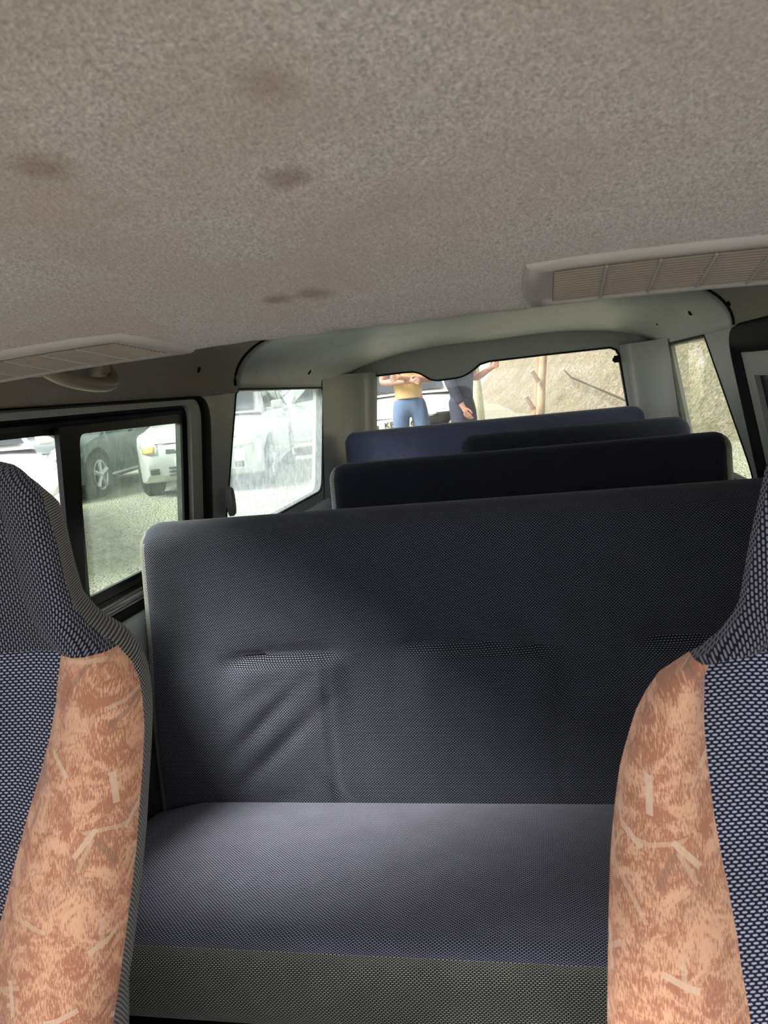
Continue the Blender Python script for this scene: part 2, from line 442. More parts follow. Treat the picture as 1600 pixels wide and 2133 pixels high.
slideL_o = rounded([(.80, 1.184), (1.905, 1.184), (1.84, .74), (.80, .74)], [.03, .07, .05, .03])
quartL = rounded([(2.105, 1.197), (3.055, 1.187), (2.945, .78), (1.93, .78)], [.03, .025, .07, .05])
wl = struct(from_bm('wall_left', plate_bm([(-.45, 0), (3.52, 0), (3.52, 1.25), (.62, 1.25), (.32, 1.25), (.12, .80), (-.45, .80)], [slideL_o, quartL], fL, 0, .045), 'trim', angle=30))
slideR_o = rounded([(.84, 1.222), (2.16, 1.222), (1.93, .76), (.84, .76)], [.03, .07, .05, .03])
quartR = rounded([(2.45, 1.214), (3.215, 1.213), (2.98, .80), (2.0, .80)], [.03, .02, .06, .05])
wr = struct(from_bm('wall_right', plate_bm([(-.45, 0), (3.52, 0), (3.52, 1.25), (.62, 1.25), (.10, 1.25), (-.10, .80), (-.45, .80)], [slideR_o, quartR], fR, 0, .045), 'trim', angle=30))

struct(from_bm('front_light_blocker', plate_bm(rounded([(-.74, 0), (.72, 0), (.72, .80), (-.74, .80)], .02), [], lambda x, z, d: Vector((x, -.45-d, z)), 0, .06), 'panel_dark', angle=30))  # unseen panel added behind the camera to cut front light on the bench
# sliding window on the left: rubber, grey frame, black sash with two panes
def ins(poly, d): return offset(poly, -d)
rub_i = rounded([(.815, 1.176), (1.852, 1.176), (1.792, .765), (.815, .765)], [.03, .05, .05, .03])
gry_i = rounded([(.83, 1.164), (1.790, 1.164), (1.738, .785), (.83, .785)], [.03, .035, .05, .03])
w1 = struct(from_bm('window_1', ring_bm(rub_i, slideL_o, fL, [(0, .01), (.1, -.010), (.5, -.014), (.95, -.008), (1, .0), (1, .03), (0, .03)]), 'rubber'))
from_bm('window_frame', ring_bm(gry_i, ins(rub_i, -.004), fL, [(0, .012), (.05, -.002), (.9, -.004), (1, .005), (1, .03), (0, .03)]), 'frame_grey', w1)
sash_o = offset(gry_i, .002)
from_bm('track', ring_bm(ins(sash_o, .022), sash_o, fL, [(0, .03), (0, .012), (.4, .006), (.6, .012), (1, .008), (1, .035)]), 'black', w1)
paneRo = rounded([(1.326, 1.128), (1.800, 1.122), (1.725, .815), (1.287, .815)], [.02, .04, .02, .015])
paneLo = rounded([(.86, 1.136), (1.305, 1.132), (1.270, .815), (.86, .815)], [.03, .055, .03, .03])
sr_out = [(1.262, 1.146), (1.838, 1.146), (1.775, .790), (1.245, .790)]
from_bm('sash', plate_bm(sr_out, [paneRo], fL, .012, .022), 'black', w1, angle=30)
from_bm('sash', plate_bm([(.82, 1.146), (1.335, 1.146), (1.318, .790), (.82, .790)], [paneLo], fL, .024, .034), 'black', w1, angle=30)
from_bm('pane', plate_bm(offset(paneRo, .006), [], fL, .017, .0175), 'glass_tint', w1, False)
from_bm('pane', plate_bm(offset(paneLo, .006), [], fL, .029, .0295), 'glass_clear', w1, False)
bm = bmesh.new()
for (z, d) in ((.783, .0), (.772, -.006)):
    add_tube(bm, [fL(.86, z, d), fL(1.72, z, d)], .0035, 8)
from_bm('sill_rail', bm, 'alu', w1)
# quarter window, left
w2 = struct(from_bm('window_2', ring_bm(ins(quartL, .005), offset(quartL, .003), fL, [(0, .004), (.2, -.002), (.8, -.002), (1, .003), (1, .03), (0, .03)]), 'rubber'))
from_bm('pane', plate_bm(offset(quartL, .002), [], fL, .004, .0045), 'glass_haze', w2, False)
# right side
w4 = struct(from_bm('window_4', ring_bm(ins(quartR, .008), offset(quartR, .002), fR, [(0, .005), (.2, -.002), (.8, -.002), (1, .004), (1, .03), (0, .03)]), 'rubber'))
from_bm('pane', plate_bm(quartR, [], fR, .005, .0055), 'glass_right', w4, False)
w6 = struct(from_bm('window_5', ring_bm(ins(slideR_o, .075), slideR_o, fR, [(0, .02), (.05, -.005), (.45, -.02), (.9, -.012), (1, .0), (1, .03), (0, .03)]), 'rubber'))
from_bm('window_frame', ring_bm(ins(slideR_o, .13), ins(slideR_o, .07), fR, [(0, .02), (.05, -.002), (.95, -.004), (1, .005), (1, .03), (0, .03)]), 'frame_grey', w6)
from_bm('sash', ring_bm(ins(slideR_o, .19), ins(slideR_o, .125), fR, [(0, .03), (.05, .012), (.95, .01), (1, .03)]), 'black', w6)
from_bm('pane', plate_bm(ins(slideR_o, .18), [], fR, .022, .0225), 'glass_light_cut', w6, False)

# back wall (tailgate) with its window and the drooping lamp cover above it
fB = lambda x, z, d: Vector((x, 3.5+d, z))
rear_glass = [(-.600, .84), (.565, .84), (.548, .968), (.522, 1.195), (.512, 1.217), (.49, 1.228), (.2, 1.228), (-.03, 1.226), (-.071, 1.218), (-.10, 1.198), (-.128, 1.182), (-.155, 1.172), (-.19, 1.168), (-.27, 1.166), (-.30, 1.174), (-.325, 1.192), (-.345, 1.206), (-.375, 1.216), (-.42, 1.218), (-.545, 1.216), (-.568, 1.208), (-.578, 1.188), (-.593, 1.0)]
tail_o = rounded([(-.70, .2), (.68, .2), (.66, 1.33), (-.67, 1.33)], .02)
struct(from_bm('wall_back', plate_bm(tail_o, [rear_glass], fB, 0, .04), 'tailgate', angle=30))
w3 = struct(from_bm('window_3', ring_bm(ins(rear_glass, .003), offset(rear_glass, .005), fB, [(0, .02), (.1, -.006), (.9, -.006), (1, .0), (1, .03), (0, .03)]), 'rubber'))
from_bm('pane', plate_bm(rear_glass, [], fB, .025, .0255), 'glass_rear', w3, False)
for (x, z) in ((-.577, 1.178), (.513, 1.178)):
    bm = bmesh.new(); add_box(bm, (x, 3.497, z), (.026, .016, .030), None, .003); add_box(bm, (x+(.008 if x < 0 else -.008), 3.494, z-.002), (.022, .01, .016), None, .003)
    from_bm('glass_clip', bm, 'black', w3)

# roof: napped front part that dips to a lip over the front seats, napped middle, smooth grey rear
HUMP = [(-.12, 1.318), (.15, 1.314), (.30, 1.303), (.42, 1.285), (.54, 1.262), (.64, 1.241), (.70, 1.2285), (.74, 1.2195), (.765, 1.2145), (.778, 1.2135), (.786, 1.217), (.790, 1.226), (.792, 1.30), (.792, 1.40)]
def hump(x, y):
    z = interp(HUMP, y); a = abs(x+.01)
    return z-.030*max(0, (a-.18)/.5)**2*smooth01(.3, .75, y) - .02*smooth01(.5, .72, a)
def hump_s(x, y): return (hump(x, y-.02)+hump(x, y)+hump(x, y+.02))/3 if y < .74 else hump(x, y)
ys = lin(.06, .74, 34)+[.75, .76, .766, .772, .778, .782, .786, .788, .790, .7915, .792, .7921]
zs_lip = {}
rows = []
for j, y in enumerate(ys):
    row = []
    for x in lin(-.70, .68, 60):
        z = hump_s(x, y) + (.0015*math.sin(x*37)*math.sin(x*91+1) if .76 < y < .79 else 0)
        if y > .7915: z = 1.31 if y < .79205 else 1.42
        row.append(Vector((x, y, z)))
    rows.append(row)
ceiling = struct(from_bm('ceiling', grid_bm(rows), 'headliner', angle=0))

def dome(x, y, y1=3.46, edge=.69, H=.135):
    cx = -.01; xx = (x-cx); half = .665
    dx = half-abs(xx); Rx = .2+.30*smooth01(2.4, 3.4, y)
    t = max(0, 1-max(0, dx)/Rx)
    return 1.2+(.014 if x > 0 else 0)*abs(xx)/half+(H-.02*smooth01(2.6, 3.4, y))*math.sqrt(max(0, 1-t*t))
def dome_rows(y0, y1, n, half=.665, thick=0):
    xs = []
    for k in range(0, 25): xs.append(half*(1-math.cos(k/24*PI/2)))     # dense near the edge
    xs = [-half+v for v in xs]
    xs = xs+[-v for v in xs[::-1][1:]]
    rows = []
    for y in lin(y0, y1, n):
        r = [Vector((-.725, y, 1.188)), Vector((-.68, y, 1.196))] if not thick else [Vector((-.690, y, 1.180)), Vector((-.6745, y, 1.184+.002*math.sin(y*60)+.0015*math.sin(y*143)))]
        r += [Vector((x-.01, y, dome(x-.01, y)+thick)) for x in xs]
        r += [Vector((.66, y, 1.209)), Vector((.705, y, 1.202))]
        rows.append(r)
    return rows
struct(from_bm('trim_1', grid_bm(dome_rows(.80, 2.12, 16, thick=.006)), 'headliner2', angle=0))
rp = dome_rows(2.10, 3.47, 30)
front_edge = [p+Vector((0, .0, .012)) for p in rp[0]]
t2 = struct(from_bm('trim_2', grid_bm([front_edge]+rp), 'trim', angle=0))
bm = bmesh.new(); add_tube(bm, [p+Vector((0, -.006, .006)) for p in rp[0][2:-2]], .006, 6)
from_bm('edge_gap_shade', bm, 'hole', t2)  # dark tube standing in for the shaded gap along the panel's front edge
def on_dome(px, py):
    r = ray(px, py); k = .8
    while k < 5:
        p = CAM+r*k
        if p.z >= dome(p.x, p.y)-.001 or abs(p.x+.01) > .665: return p
        k += .004
    return CAM+r*2
for (px, py, ln, dxy, par) in ((645, 775, .022, (.5, .9), t2), (535, 775, .007, (.5, .9), t2), (1438, 652, .026, (-.5, .9), t2), (1369, 675, .016, (-.5, .9), t2)):
    p = on_dome(px, py); q = on_dome(px+(-5 if px < 1000 else 6), py+10)
    d = (q-p).normalized(); bm = bmesh.new()
    add_tube(bm, [p-d*ln*.5, p-d*ln*.25, p+d*ln*.25, p+d*ln*.5], [.001, ln*.2, ln*.2, .001], 8)
    from_bm('clip_slot', bm, 'hole', par)
tm = bpy.data.objects['trim_1']
for (px, py, ln) in ((415, 770, .016), (1518, 632, .016)):
    p = on_dome(px, py); q = on_dome(px+(-3 if px < 1000 else 6), py+12); d = (q-p).normalized(); bm = bmesh.new()
    add_tube(bm, [p-d*ln*.5, p-d*ln*.25, p+d*ln*.25, p+d*ln*.5], [.001, ln*.22, ln*.22, .001], 8)
    from_bm('clip_slot', bm, 'hole', tm)
# outer roof skin that keeps the daylight out
struct(from_bm('roof', plate_bm([(-.76, .05), (.74, .05), (.74, 3.56), (-.76, 3.56)], [], lambda x, y, d: Vector((x, y, d)), 1.43, 1.46), 'white_paint', smooth=False))
bm = bmesh.new()
add_box(bm, (-.745, 2.08, 1.335), (.03, 2.9, .22)); add_box(bm, (.725, 2.08, 1.335), (.03, 2.9, .22))
add_box(bm, (-.01, 3.53, 1.39), (1.46, .03, .13))
struct(from_bm('roof_rail', bm, 'white_paint', smooth=False))

# corner pillars beside the back window
def pillar(side, i):
    pr = [(.0, 2.99), (.004, 3.10), (.012, 3.22), (.030, 3.32), (.058, 3.385), (.078, 3.41), (.084, 3.43), (.088, 3.455), (.10, 3.47), (.112, 3.485), (.118, 3.502)]
    rows = []
    for z in lin(.55, 1.235, 14):
        t = (z-.97)/.25; row = []
        for (o, y) in pr:
            yy = y+(.035*t if y < 3.3 else 0)*( 1 if side < 0 else 1.6)
            x0 = XL(z) if side < 0 else XR(z)
            s = .010*t*(o/.118)
            row.append(Vector((x0+.003*-side*-1*0+(-side)*(o+.004+s*1.2), yy, z)))
        rows.append(row)
    return struct(from_bm('trim_%d' % i, grid_bm(rows), 'trim', angle=0))
pillar(-1, 3); pillar(1, 4)

# sill ledges and lower side panels
def ledge(fn, sx, x0, name, pn):
    pr = [(.0, .742), (.012, .736), (.02, .722), (.024, .70), (.020, .655), (.012, .62)]
    rows = [[Vector((x0+sx*o, y, z)) for (o, z) in pr] for y in lin(.66, 3.0, 24)]
    struct(from_bm(name, grid_bm(rows), 'sill', angle=0))
    pr = [(.012, .62), (.008, .612), (.014, .60), (.016, .3), (.016, .0)]
    rows = [[Vector((x0+sx*o, y, z)) for (o, z) in pr] for y in lin(.66, 3.4, 8)]
    struct(from_bm(pn, grid_bm(rows), 'panel_dark', angle=0))
ledge(fL, 1, -.702, 'trim_5', 'trim_6'); ledge(fR, -1, .682, 'trim_7', 'trim_8')

# ------------------------------------------------------------------ ceiling vents
def vent(name, x0, x1, y0, y1, label, slant0=0, slant1=0):
    """long rounded plate let into the lining"""
    root = empty(name, (0, 0, 0)); tag(root, label, 'vent', 'ribbed vents in the roof lining')
    def P(u, v, d):
        xa = x0+slant0*v; xb = x1+slant1*v
        x = xa+(xb-xa)*u; y = y0+(y1-y0)*v
        return Vector((x, y, hump_s(x, y)-d))
    L = x1-x0; W = y1-y0
    out = rounded([(0, 0), (L, 0), (L, W), (0, W)], .014, 6); 
    fn = lambda a, b, d: P(a/L, b/W, d)
    # subdivide the outline so that it follows the curved lining
    def dens(poly):
        o = []
        for i in range(len(poly)):
            a = Vector(poly[i]); b = Vector(poly[(i+1) % len(poly)]); n = max(1, int((b-a).length/.02))
            o += [tuple(a+(b-a)*k/n) for k in range(n)]
        return o
    inn = dens([(.026, .016), (L-.026, .016), (L-.026, W-.008), (.026, W-.008)])
    # matching outer points by projection from the centre line
    out_d = []
    for (a, b) in inn:
        oa = 0 if a <= .0261 else (L if a >= L-.0261 else a); ob = 0 if b <= .0161 else (W if b >= W-.0081 else b)
        if oa in (0, L) and ob in (0, W):
            oa = .004 if oa == 0 else L-.004; ob = .004 if ob == 0 else W-.003
        out_d.append((oa, ob))
    from_bm('frame', ring_bm(inn, out_d, fn, [(0, .001), (.03, .004), (.5, .006), (.85, .005), (1, .001), (1, -.004), (0, -.004)]), 'vent', root, angle=50)
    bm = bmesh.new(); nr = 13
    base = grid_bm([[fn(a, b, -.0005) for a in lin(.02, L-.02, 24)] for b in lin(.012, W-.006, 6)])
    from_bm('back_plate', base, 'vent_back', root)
    for k in range(nr):
        b = .020+(W-.032)*k/(nr-1)
        add_tube(bm, [fn(a, b, .0035) for a in lin(.026, L-.026, 22)], .0016, 5)
    from_bm('rib_panel', bm, 'vent_rib', root, angle=60)
    n = int(L/.048)
    for k in range(1, n+1):
        bm = bmesh.new(); a = .026+(L-.052)*k/(n+1)
        add_tube(bm, [fn(a, b, .0048) for b in lin(.017, W-.009, 6)], .0013, 5)
        from_bm('cross_rib', bm, 'vent', root)
    return root
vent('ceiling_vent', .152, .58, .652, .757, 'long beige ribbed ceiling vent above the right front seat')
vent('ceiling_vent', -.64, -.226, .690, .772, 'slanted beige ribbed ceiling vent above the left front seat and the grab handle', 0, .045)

# ------------------------------------------------------------------ grab handle, belt guide
root = empty('grab_handle', (-.6, 1.24, 1.22)); tag(root, 'curved beige grab handle on the lining above the left sliding window', 'handle')
def rel(o, pts): return [Vector(p)-o.location for p in pts]
hx = -.628
pts = [(hx-.02, 1.10, 1.268), (hx+.010, 1.125, 1.243), (hx+.026, 1.17, 1.222), (hx+.032, 1.24, 1.212), (hx+.026, 1.31, 1.214), (hx+.010, 1.345, 1.232), (hx-.02, 1.365, 1.262)]
def catmull(P, n=8):
    P = [Vector(p) for p in P]; o = []
    for i in range(len(P)-1):
        a, b, c, d = P[max(i-1, 0)], P[i], P[i+1], P[min(i+2, len(P)-1)]
        for k in range(n):
            t = k/n; o.append(.5*((2*b)+(c-a)*t+(2*a-5*b+4*c-d)*t*t+(3*b-a-3*c+d)*t**3))
    return o+[P[-1]]
bm = bmesh.new(); cp = rel(root, catmull(pts)); add_tube(bm, cp, [.008+.005*math.sin(PI*i/(len(cp)-1)) for i in range(len(cp))], 12)
from_bm('grip', bm, 'handle', root)
for y in (1.125, 1.315):
    bm = bmesh.new(); add_box(bm, Vector((hx+.004, y, 1.243))-root.location, (.03, .035, .03), None, .009); from_bm('mount', bm, 'handle', root)

root = empty('belt_guide', (-.684, 1.955, .895)); tag(root, 'oval grey seat belt slot guide on the pillar left of the quarter window', 'belt guide')
ov = [(.020*math.cos(a)*.8, .042*math.copysign(abs(math.sin(a))**.7, math.sin(a))) for a in [k*2*PI/28 for k in range(28)]]
ovi = [(p[0]*.5, p[1]*.74) for p in ov]
from_bm('surround', ring_bm(ovi, ov, lambda a, b, d: Vector((.002+d, a, b)), [(0, 0), (.1, .010), (.5, .016), (.9, .010), (1, 0)]), 'trim', root)
from_bm('slot', plate_bm(ovi, [], lambda a, b, d: Vector((d, a, b)), 0, .004), 'hole', root, False)

# ------------------------------------------------------------------ benches
def bench(label, x0, x1, yb, yt, zb, zt, th, seat_y, seat_zb, seat_z, mats, step=.03, disp=None, r=(.035, .045, .04), seat_x=None, ht=.11):
    root = empty('bench_seat', ((x0+x1)/2, (seat_y+yb)/2, 0)); tag(root, label, 'seat', 'rows of bench seats')
    L = root.location
    back, side, cush, val = mats
    Hh = zt-zb; cz = (zb+zt)/2
    def df(w):
        x = w.x+(x0+x1)/2; z = w.z+cz; t = (z-zb)/Hh
        y = yb+(yt-yb)*t+th/2+w.y
        if disp and w.y < 0: y += disp(x, z)*min(1, -w.y/(th*.5))
        return Vector((x, y, z))-L
    bm = rbox((x1-x0, th, Hh), r, step, df)
    lay = bm.faces.layers.int['side']
    split_objs(bm, lambda f: 1 if f[lay] in (0, 1) else 0, {0: ('backrest', back)}, root) if False else None
    parts = split_objs(bm, lambda f: 1 if f[lay] == 0 or (f.normal.x < -.45 and f.calc_center_median().x+L.x < x0+r[0]) else 2 if f[lay] == 1 or (f.normal.x > .45 and f.calc_center_median().x+L.x > x1-r[0]) else 0, {0: ('backrest', back), 1: ('side_panel', side), 2: ('side_panel', side)}, root)
    a0, a1 = seat_x or (x0, x1)
    D = yb+.03-seat_y
    def ds(w):
        x = w.x+(a0+a1)/2; y = w.y+seat_y+D/2; t = (y-seat_y)/D
        z = seat_zb+(seat_z-seat_zb)*t*1.0 - ht/2 + w.z
        if w.z > 0:
            z += .012*math.sin(PI*max(0, min(1, t)))*min(1, w.z/(ht*.4)) - .010*smooth01(a0+.14, a0, x)*2.2*(w.z > 0)
        return Vector((x, y, z))-L
    bm = rbox((a1-a0, D, ht), (.03, .045, .045), step*1.2, ds); lay = bm.faces.layers.int['side']
    split_objs(bm, lambda f: 1 if f[lay] == 2 else 0, {0: ('seat_cushion', cush), 1: ('valance', val)}, root)
    bm = bmesh.new()
    add_box(bm, Vector(((a0+a1)/2, seat_y+D*.52, min(seat_zb, seat_z)-ht-.012))-L, (a1-a0-.06, D-.10, .03), None, .006)
    from_bm('seat_frame', bm, 'steel_dark', root)
    for xx in (a0+.12, a1-.12):
        for yy in (seat_y+.08, seat_y+D-.08):
            bm = bmesh.new(); h = min(seat_zb, seat_z)-ht-.02
            add_tube(bm, [Vector((xx, yy, 0))-L, Vector((xx, yy, h))-L], .016, 10); add_box(bm, Vector((xx, yy, .004))-L, (.06, .05, .008))
            from_bm('leg', bm, 'steel_dark', root)
    return root

def px_front(px, py):      # point of the first bench's leaning front face under a pixel
    r = ray(px, py); a, b = 1.33, (1.405-1.33)/.58
    t = (a+b*(CAM.z-.35))/(r.y-b*r.z); return CAM+r*t
CRE = []
for pts in (((470, 1383), (510, 1374), (560, 1367), (620, 1362), (705, 1362)), ((840, 1345), (920, 1341), (1000, 1342), (1080, 1346), (1160, 1354)), ((1330, 1332), (1400, 1328), (1500, 1330), (1640, 1336))):
    w = [px_front(*p) for p in pts]; CRE.append([(q.x, q.z) for q in w])
WR = []
for (a, b, dep, wd) in (((655, 1395), (455, 1600), .007, .012), ((690, 1450), (480, 1660), .008, .013), ((600, 1395), (430, 1520), .004, .012), ((668, 1600), (745, 1690), .006, .010), ((640, 1650), (560, 1672), .004, .012)):
    p, q = px_front(*a), px_front(*b); WR.append((Vector((p.x, p.z)), Vector((q.x, q.z)), dep, wd))
SEAMX = [px_front(693, 1500).x, px_front(1165, 1500).x]
TOPX = [at(830, 1062, 1.42).x, at(1338, 1015, 1.42).x]
def disp1(x, z):
    d = 0
    for c in CRE:
        if c[0][0]-.03 < x < c[-1][0]+.03:
            zc = interp(c, x); w = smooth01(c[0][0]-.03, c[0][0]+.05, x)*smooth01(c[-1][0]+.03, c[-1][0]-.04, x)
            dz = z-zc
            d += w*(.014*math.exp(-(dz/.008)**2) + (.006*math.exp(-(dz/.03)**2) if dz > 0 else 0))
            if dz < 0: d -= w*.014*(1-math.exp(-(dz/.014)**2))*math.exp(-((dz+.03)/.10)**2)
    for (a, b, dep, wd) in WR:
        v = Vector((x, z)); t = max(0, min(1, (v-a).dot(b-a)/(b-a).length_squared)); dist = (v-(a+(b-a)*t)).length
        d += dep*math.exp(-(dist/wd)**2)*math.sin(PI*min(1, max(.12, t)))
    if z < CRE[0][2][1]:
        for sx in SEAMX: d += .0025*math.exp(-((x-sx)/.004)**2)
    if z > .88:
        for sx in TOPX: d += .003*math.exp(-((x-sx)/.004)**2)
    # the panels bulge between the bottom and the shoulder
    d -= .012*math.sin(PI*max(0, min(1, (z-.35)/.32)))
    return d
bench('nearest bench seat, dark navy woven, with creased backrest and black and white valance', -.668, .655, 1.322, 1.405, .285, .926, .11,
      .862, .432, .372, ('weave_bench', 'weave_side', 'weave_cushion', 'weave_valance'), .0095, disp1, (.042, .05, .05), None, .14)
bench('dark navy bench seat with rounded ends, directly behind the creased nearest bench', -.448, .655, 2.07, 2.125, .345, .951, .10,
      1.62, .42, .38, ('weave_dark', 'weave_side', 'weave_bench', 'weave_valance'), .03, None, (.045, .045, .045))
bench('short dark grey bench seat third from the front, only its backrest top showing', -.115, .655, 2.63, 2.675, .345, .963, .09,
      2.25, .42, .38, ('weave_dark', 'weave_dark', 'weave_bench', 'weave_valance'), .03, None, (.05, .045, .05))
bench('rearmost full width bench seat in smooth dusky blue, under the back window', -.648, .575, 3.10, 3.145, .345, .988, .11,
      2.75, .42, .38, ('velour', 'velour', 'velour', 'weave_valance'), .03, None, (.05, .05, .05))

# ------------------------------------------------------------------ front seats
YF0, YFS, ZSH = .70, .30, .92
def on_seat(px, py):
    r = ray(px, py)
    t = (YF0+YFS*(CAM.z-ZSH))/(r.y-YFS*r.z); p = CAM+r*t
    if p.z > ZSH: p = CAM+r*(YF0/r.y)
    return p
def trace(pts): 
    w = sorted(((on_seat(*p).z, on_seat(*p).x) for p in pts)); return w
TRL_edge = trace([(125, 1060), (140, 1110), (150, 1160), (160, 1205), (175, 1262), (205, 1308), (240, 1335), (262, 1355), (279, 1385), (289, 1415), (297, 1460), (300, 1520), (296, 1600), (291, 1660), (282, 1780), (270, 1880), (258, 1970), (246, 2060), (234, 2133)])
TRL_seam = trace([(140, 1348), (132, 1450), (120, 1520), (99, 1600), (72, 1690), (48, 1780), (27, 1870), (0, 1960)])
TRR_edge = trace([(1575, 925), (1560, 975), (1545, 1050), (1530, 1120), (1518, 1200), (1507, 1270), (1483, 1310), (1455, 1342), (1425, 1358), (1397, 1370), (1369, 1400), (1341, 1445), (1324, 1480), (1304, 1545), (1290, 1600), (1280, 1680), (1272, 1770), (1268, 1900), (1265, 2133)])
TRR_seam = trace([(1469, 1355), (1462, 1400), (1460, 1470), (1463, 1530), (1471, 1600), (1481, 1680), (1495, 1760), (1510, 1830), (1528, 1930), (1538, 2000), (1552, 2080), (1560, 2133)])
def front_seat(label, edge, seam, cx, sgn, zsplit, top, outer, drop=0):
    """high-backed seat; sgn = +1 when its inner edge lies at larger x"""
    root = empty('front_seat', (cx, .45, 0)); tag(root, label, 'seat', 'pair of high backed front seats')
    L = root.location
    e_hw = lambda z: max(.03, sgn*(interp(edge, z)-cx)); s_hw = lambda z: min(e_hw(z)-.02, sgn*(interp(seam, z)-cx))
    zt = top[0]; rows = []; uv = []; zz = lin(.36, zsplit, 34)+lin(zsplit+.004, edge[-1][0], 14)+[z for z in top]
    hw_last = e_hw(edge[-1][0])
    ztop0, ztop1 = edge[-1][0], top[-1]
    for z in zz:
        hw = e_hw(z); t = 0
        if z > ztop0+1e-6:
            t = (z-ztop0)/(ztop1-ztop0); hw = (hw_last-.08)+.08*math.sqrt(max(0, 1-t*t))
        hs = s_hw(z) if z <= zsplit+.002 else hw*.70
        yf = YF0+YFS*(z-ZSH) if z < ZSH else YF0-.04*(z-ZSH)
        yf += .045*(1-math.sqrt(max(0, 1-t*t))) if t else 0
        head = smooth01(zsplit-.03, zsplit+.05, z)
        T = .12-.02*head
        bl = .028*(1-head)                                      # bolster bulge
        half = []
        w = hw-hs
        hw -= .012*head
        if z > zsplit+.002: hs = hw*.70
        w = hw-hs
        mb = lambda p, q: p+(q-p)*head
        lo = 1-smooth01(.55, .85, z)
        tk = lambda p, q: hw-min(hw*.8, (p+(q-p)*head)*(1-.30*lo))
        def profile(hw, hs):
            w = hw-hs
            tk = lambda p, q: hw-min(hw*.8, (p+(q-p)*head)*(1-.30*lo))
            return [(tk(.10, .10), T), (tk(.058, .055), .10*T/.12), (tk(.030, .032), .07), (tk(.016, .020), .05), (tk(.007, .011), .028), (tk(.002, .005), .012), (hw, .001),
                (hw-.05*w, -.010-bl*.45), (hw-.30*w, -.014-bl), (hw-.55*w, -.013-bl*1.05), (hw-.8*w, -.010-bl*.8), (hs, -.004-bl*.3),
                (hs*.8, -.006), (hs*.5, -.010), (hs*.25, -.012)]
        tt = max(0, 1-t*.75)
        ho = min(hw, outer-abs(cx)); pin = profile(hw, hs); pout = profile(ho, max(.02, ho-(hw-hs)) if z <= zsplit+.002 else ho*.7)
        full = [(+a, b) for a, b in pin]+[(0, -.013)]+[(-a, b) for a, b in pout[::-1]]
        dr = drop*smooth01(.70, .84, z)*(1-head)
        row = [Vector((cx+sgn*a, yf+(b if b < .005 else b*(tt if t else 1)), z-dr*max(0, b))) for a, b in full]
        rows.append([p-L for p in row])
        us = [0.0]*len(full); mid = len(pin)
        for k in range(mid-1, -1, -1): us[k] = us[k+1]+math.hypot(full[k][0]-full[k+1][0], (full[k][1]-full[k+1][1]) if k < 7 else 0)
        for k in range(mid+1, len(full)): us[k] = us[k-1]-math.hypot(full[k][0]-full[k-1][0], (full[k][1]-full[k-1][1]) if k > len(full)-8 else 0)
        uv.append([(u_, z*1.05) for u_ in us])
    # close top and back
    bm = grid_bm(rows, uv)
    n = len(rows[0]); ns = 6
    nrow = len([z for z in zz if z <= zsplit+.001])
    def key(f):
        i = f.index % (n-1); j = f.index//(n-1); m = i if i < (n-1)/2 else (n-2-i)
        if m < 6: return 'side' if i < n/2 else 'side2'
        if j >= nrow-1: return 'head'
        if m < 11: return 'bol' if i < n/2 else 'bol2'
        return 'mid'
    split_objs(bm, key, {'mid': ('backrest', 'weave_seat'), 'head': ('headrest', 'weave_head'), 'bol': ('bolster', 'tan'), 'bol2': ('bolster', 'tan'),
                         'side': ('side_panel', 'weave_side'), 'side2': ('side_panel', 'weave_side')}, root)
    # rear shell closes the back of the seat
    rr = []
    for row in rows:
        a, b = row[0], row[-1]; rr.append([a.lerp(b, k/6)+Vector((0, .012*math.sin(PI*k/6), 0)) for k in range(7)])
    rr.append([p.copy() for p in rows[-1][::-1][::5][:7][::-1]] if False else [rows[-1][15].lerp(rr[-1][k], .0) for k in range(7)])
    from_bm('back_shell', grid_bm(rr), 'weave_head', root, angle=0)
    def ds(w):
        return Vector((w.x, w.y-.28+.0, w.z+.33-.05*w.y))
    bm = rbox((.44, .46, .14), (.05, .06, .05), .05, ds); lay = bm.faces.layers.int['side']
    split_objs(bm, lambda f: 0, {0: ('seat_cushion', 'weave_seat')}, root)
    bm = bmesh.new(); add_box(bm, (0, -.24, .135), (.40, .40, .27), None, .02); from_bm('seat_base', bm, 'steel_dark', root)
    return root
zspL = on_seat(140, 1349).z; zspR = on_seat(1469, 1356).z
ztL = on_seat(0, 962).z
front_seat('left front seat with worn tan printed bolster, headrest before the sliding window', TRL_edge, TRL_seam, -.505, 1, zspL, lin(TRL_edge[-1][0]+.006, ztL, 10), .672)
front_seat('right front seat with cleaner tan printed bolster, cut by the right edge of the photo', TRR_edge, TRR_seam, .455, -1, zspR, lin(TRR_edge[-1][0]+.004, max(ztL+.01, TRR_edge[-1][0]+.05), 10), .648, .6)

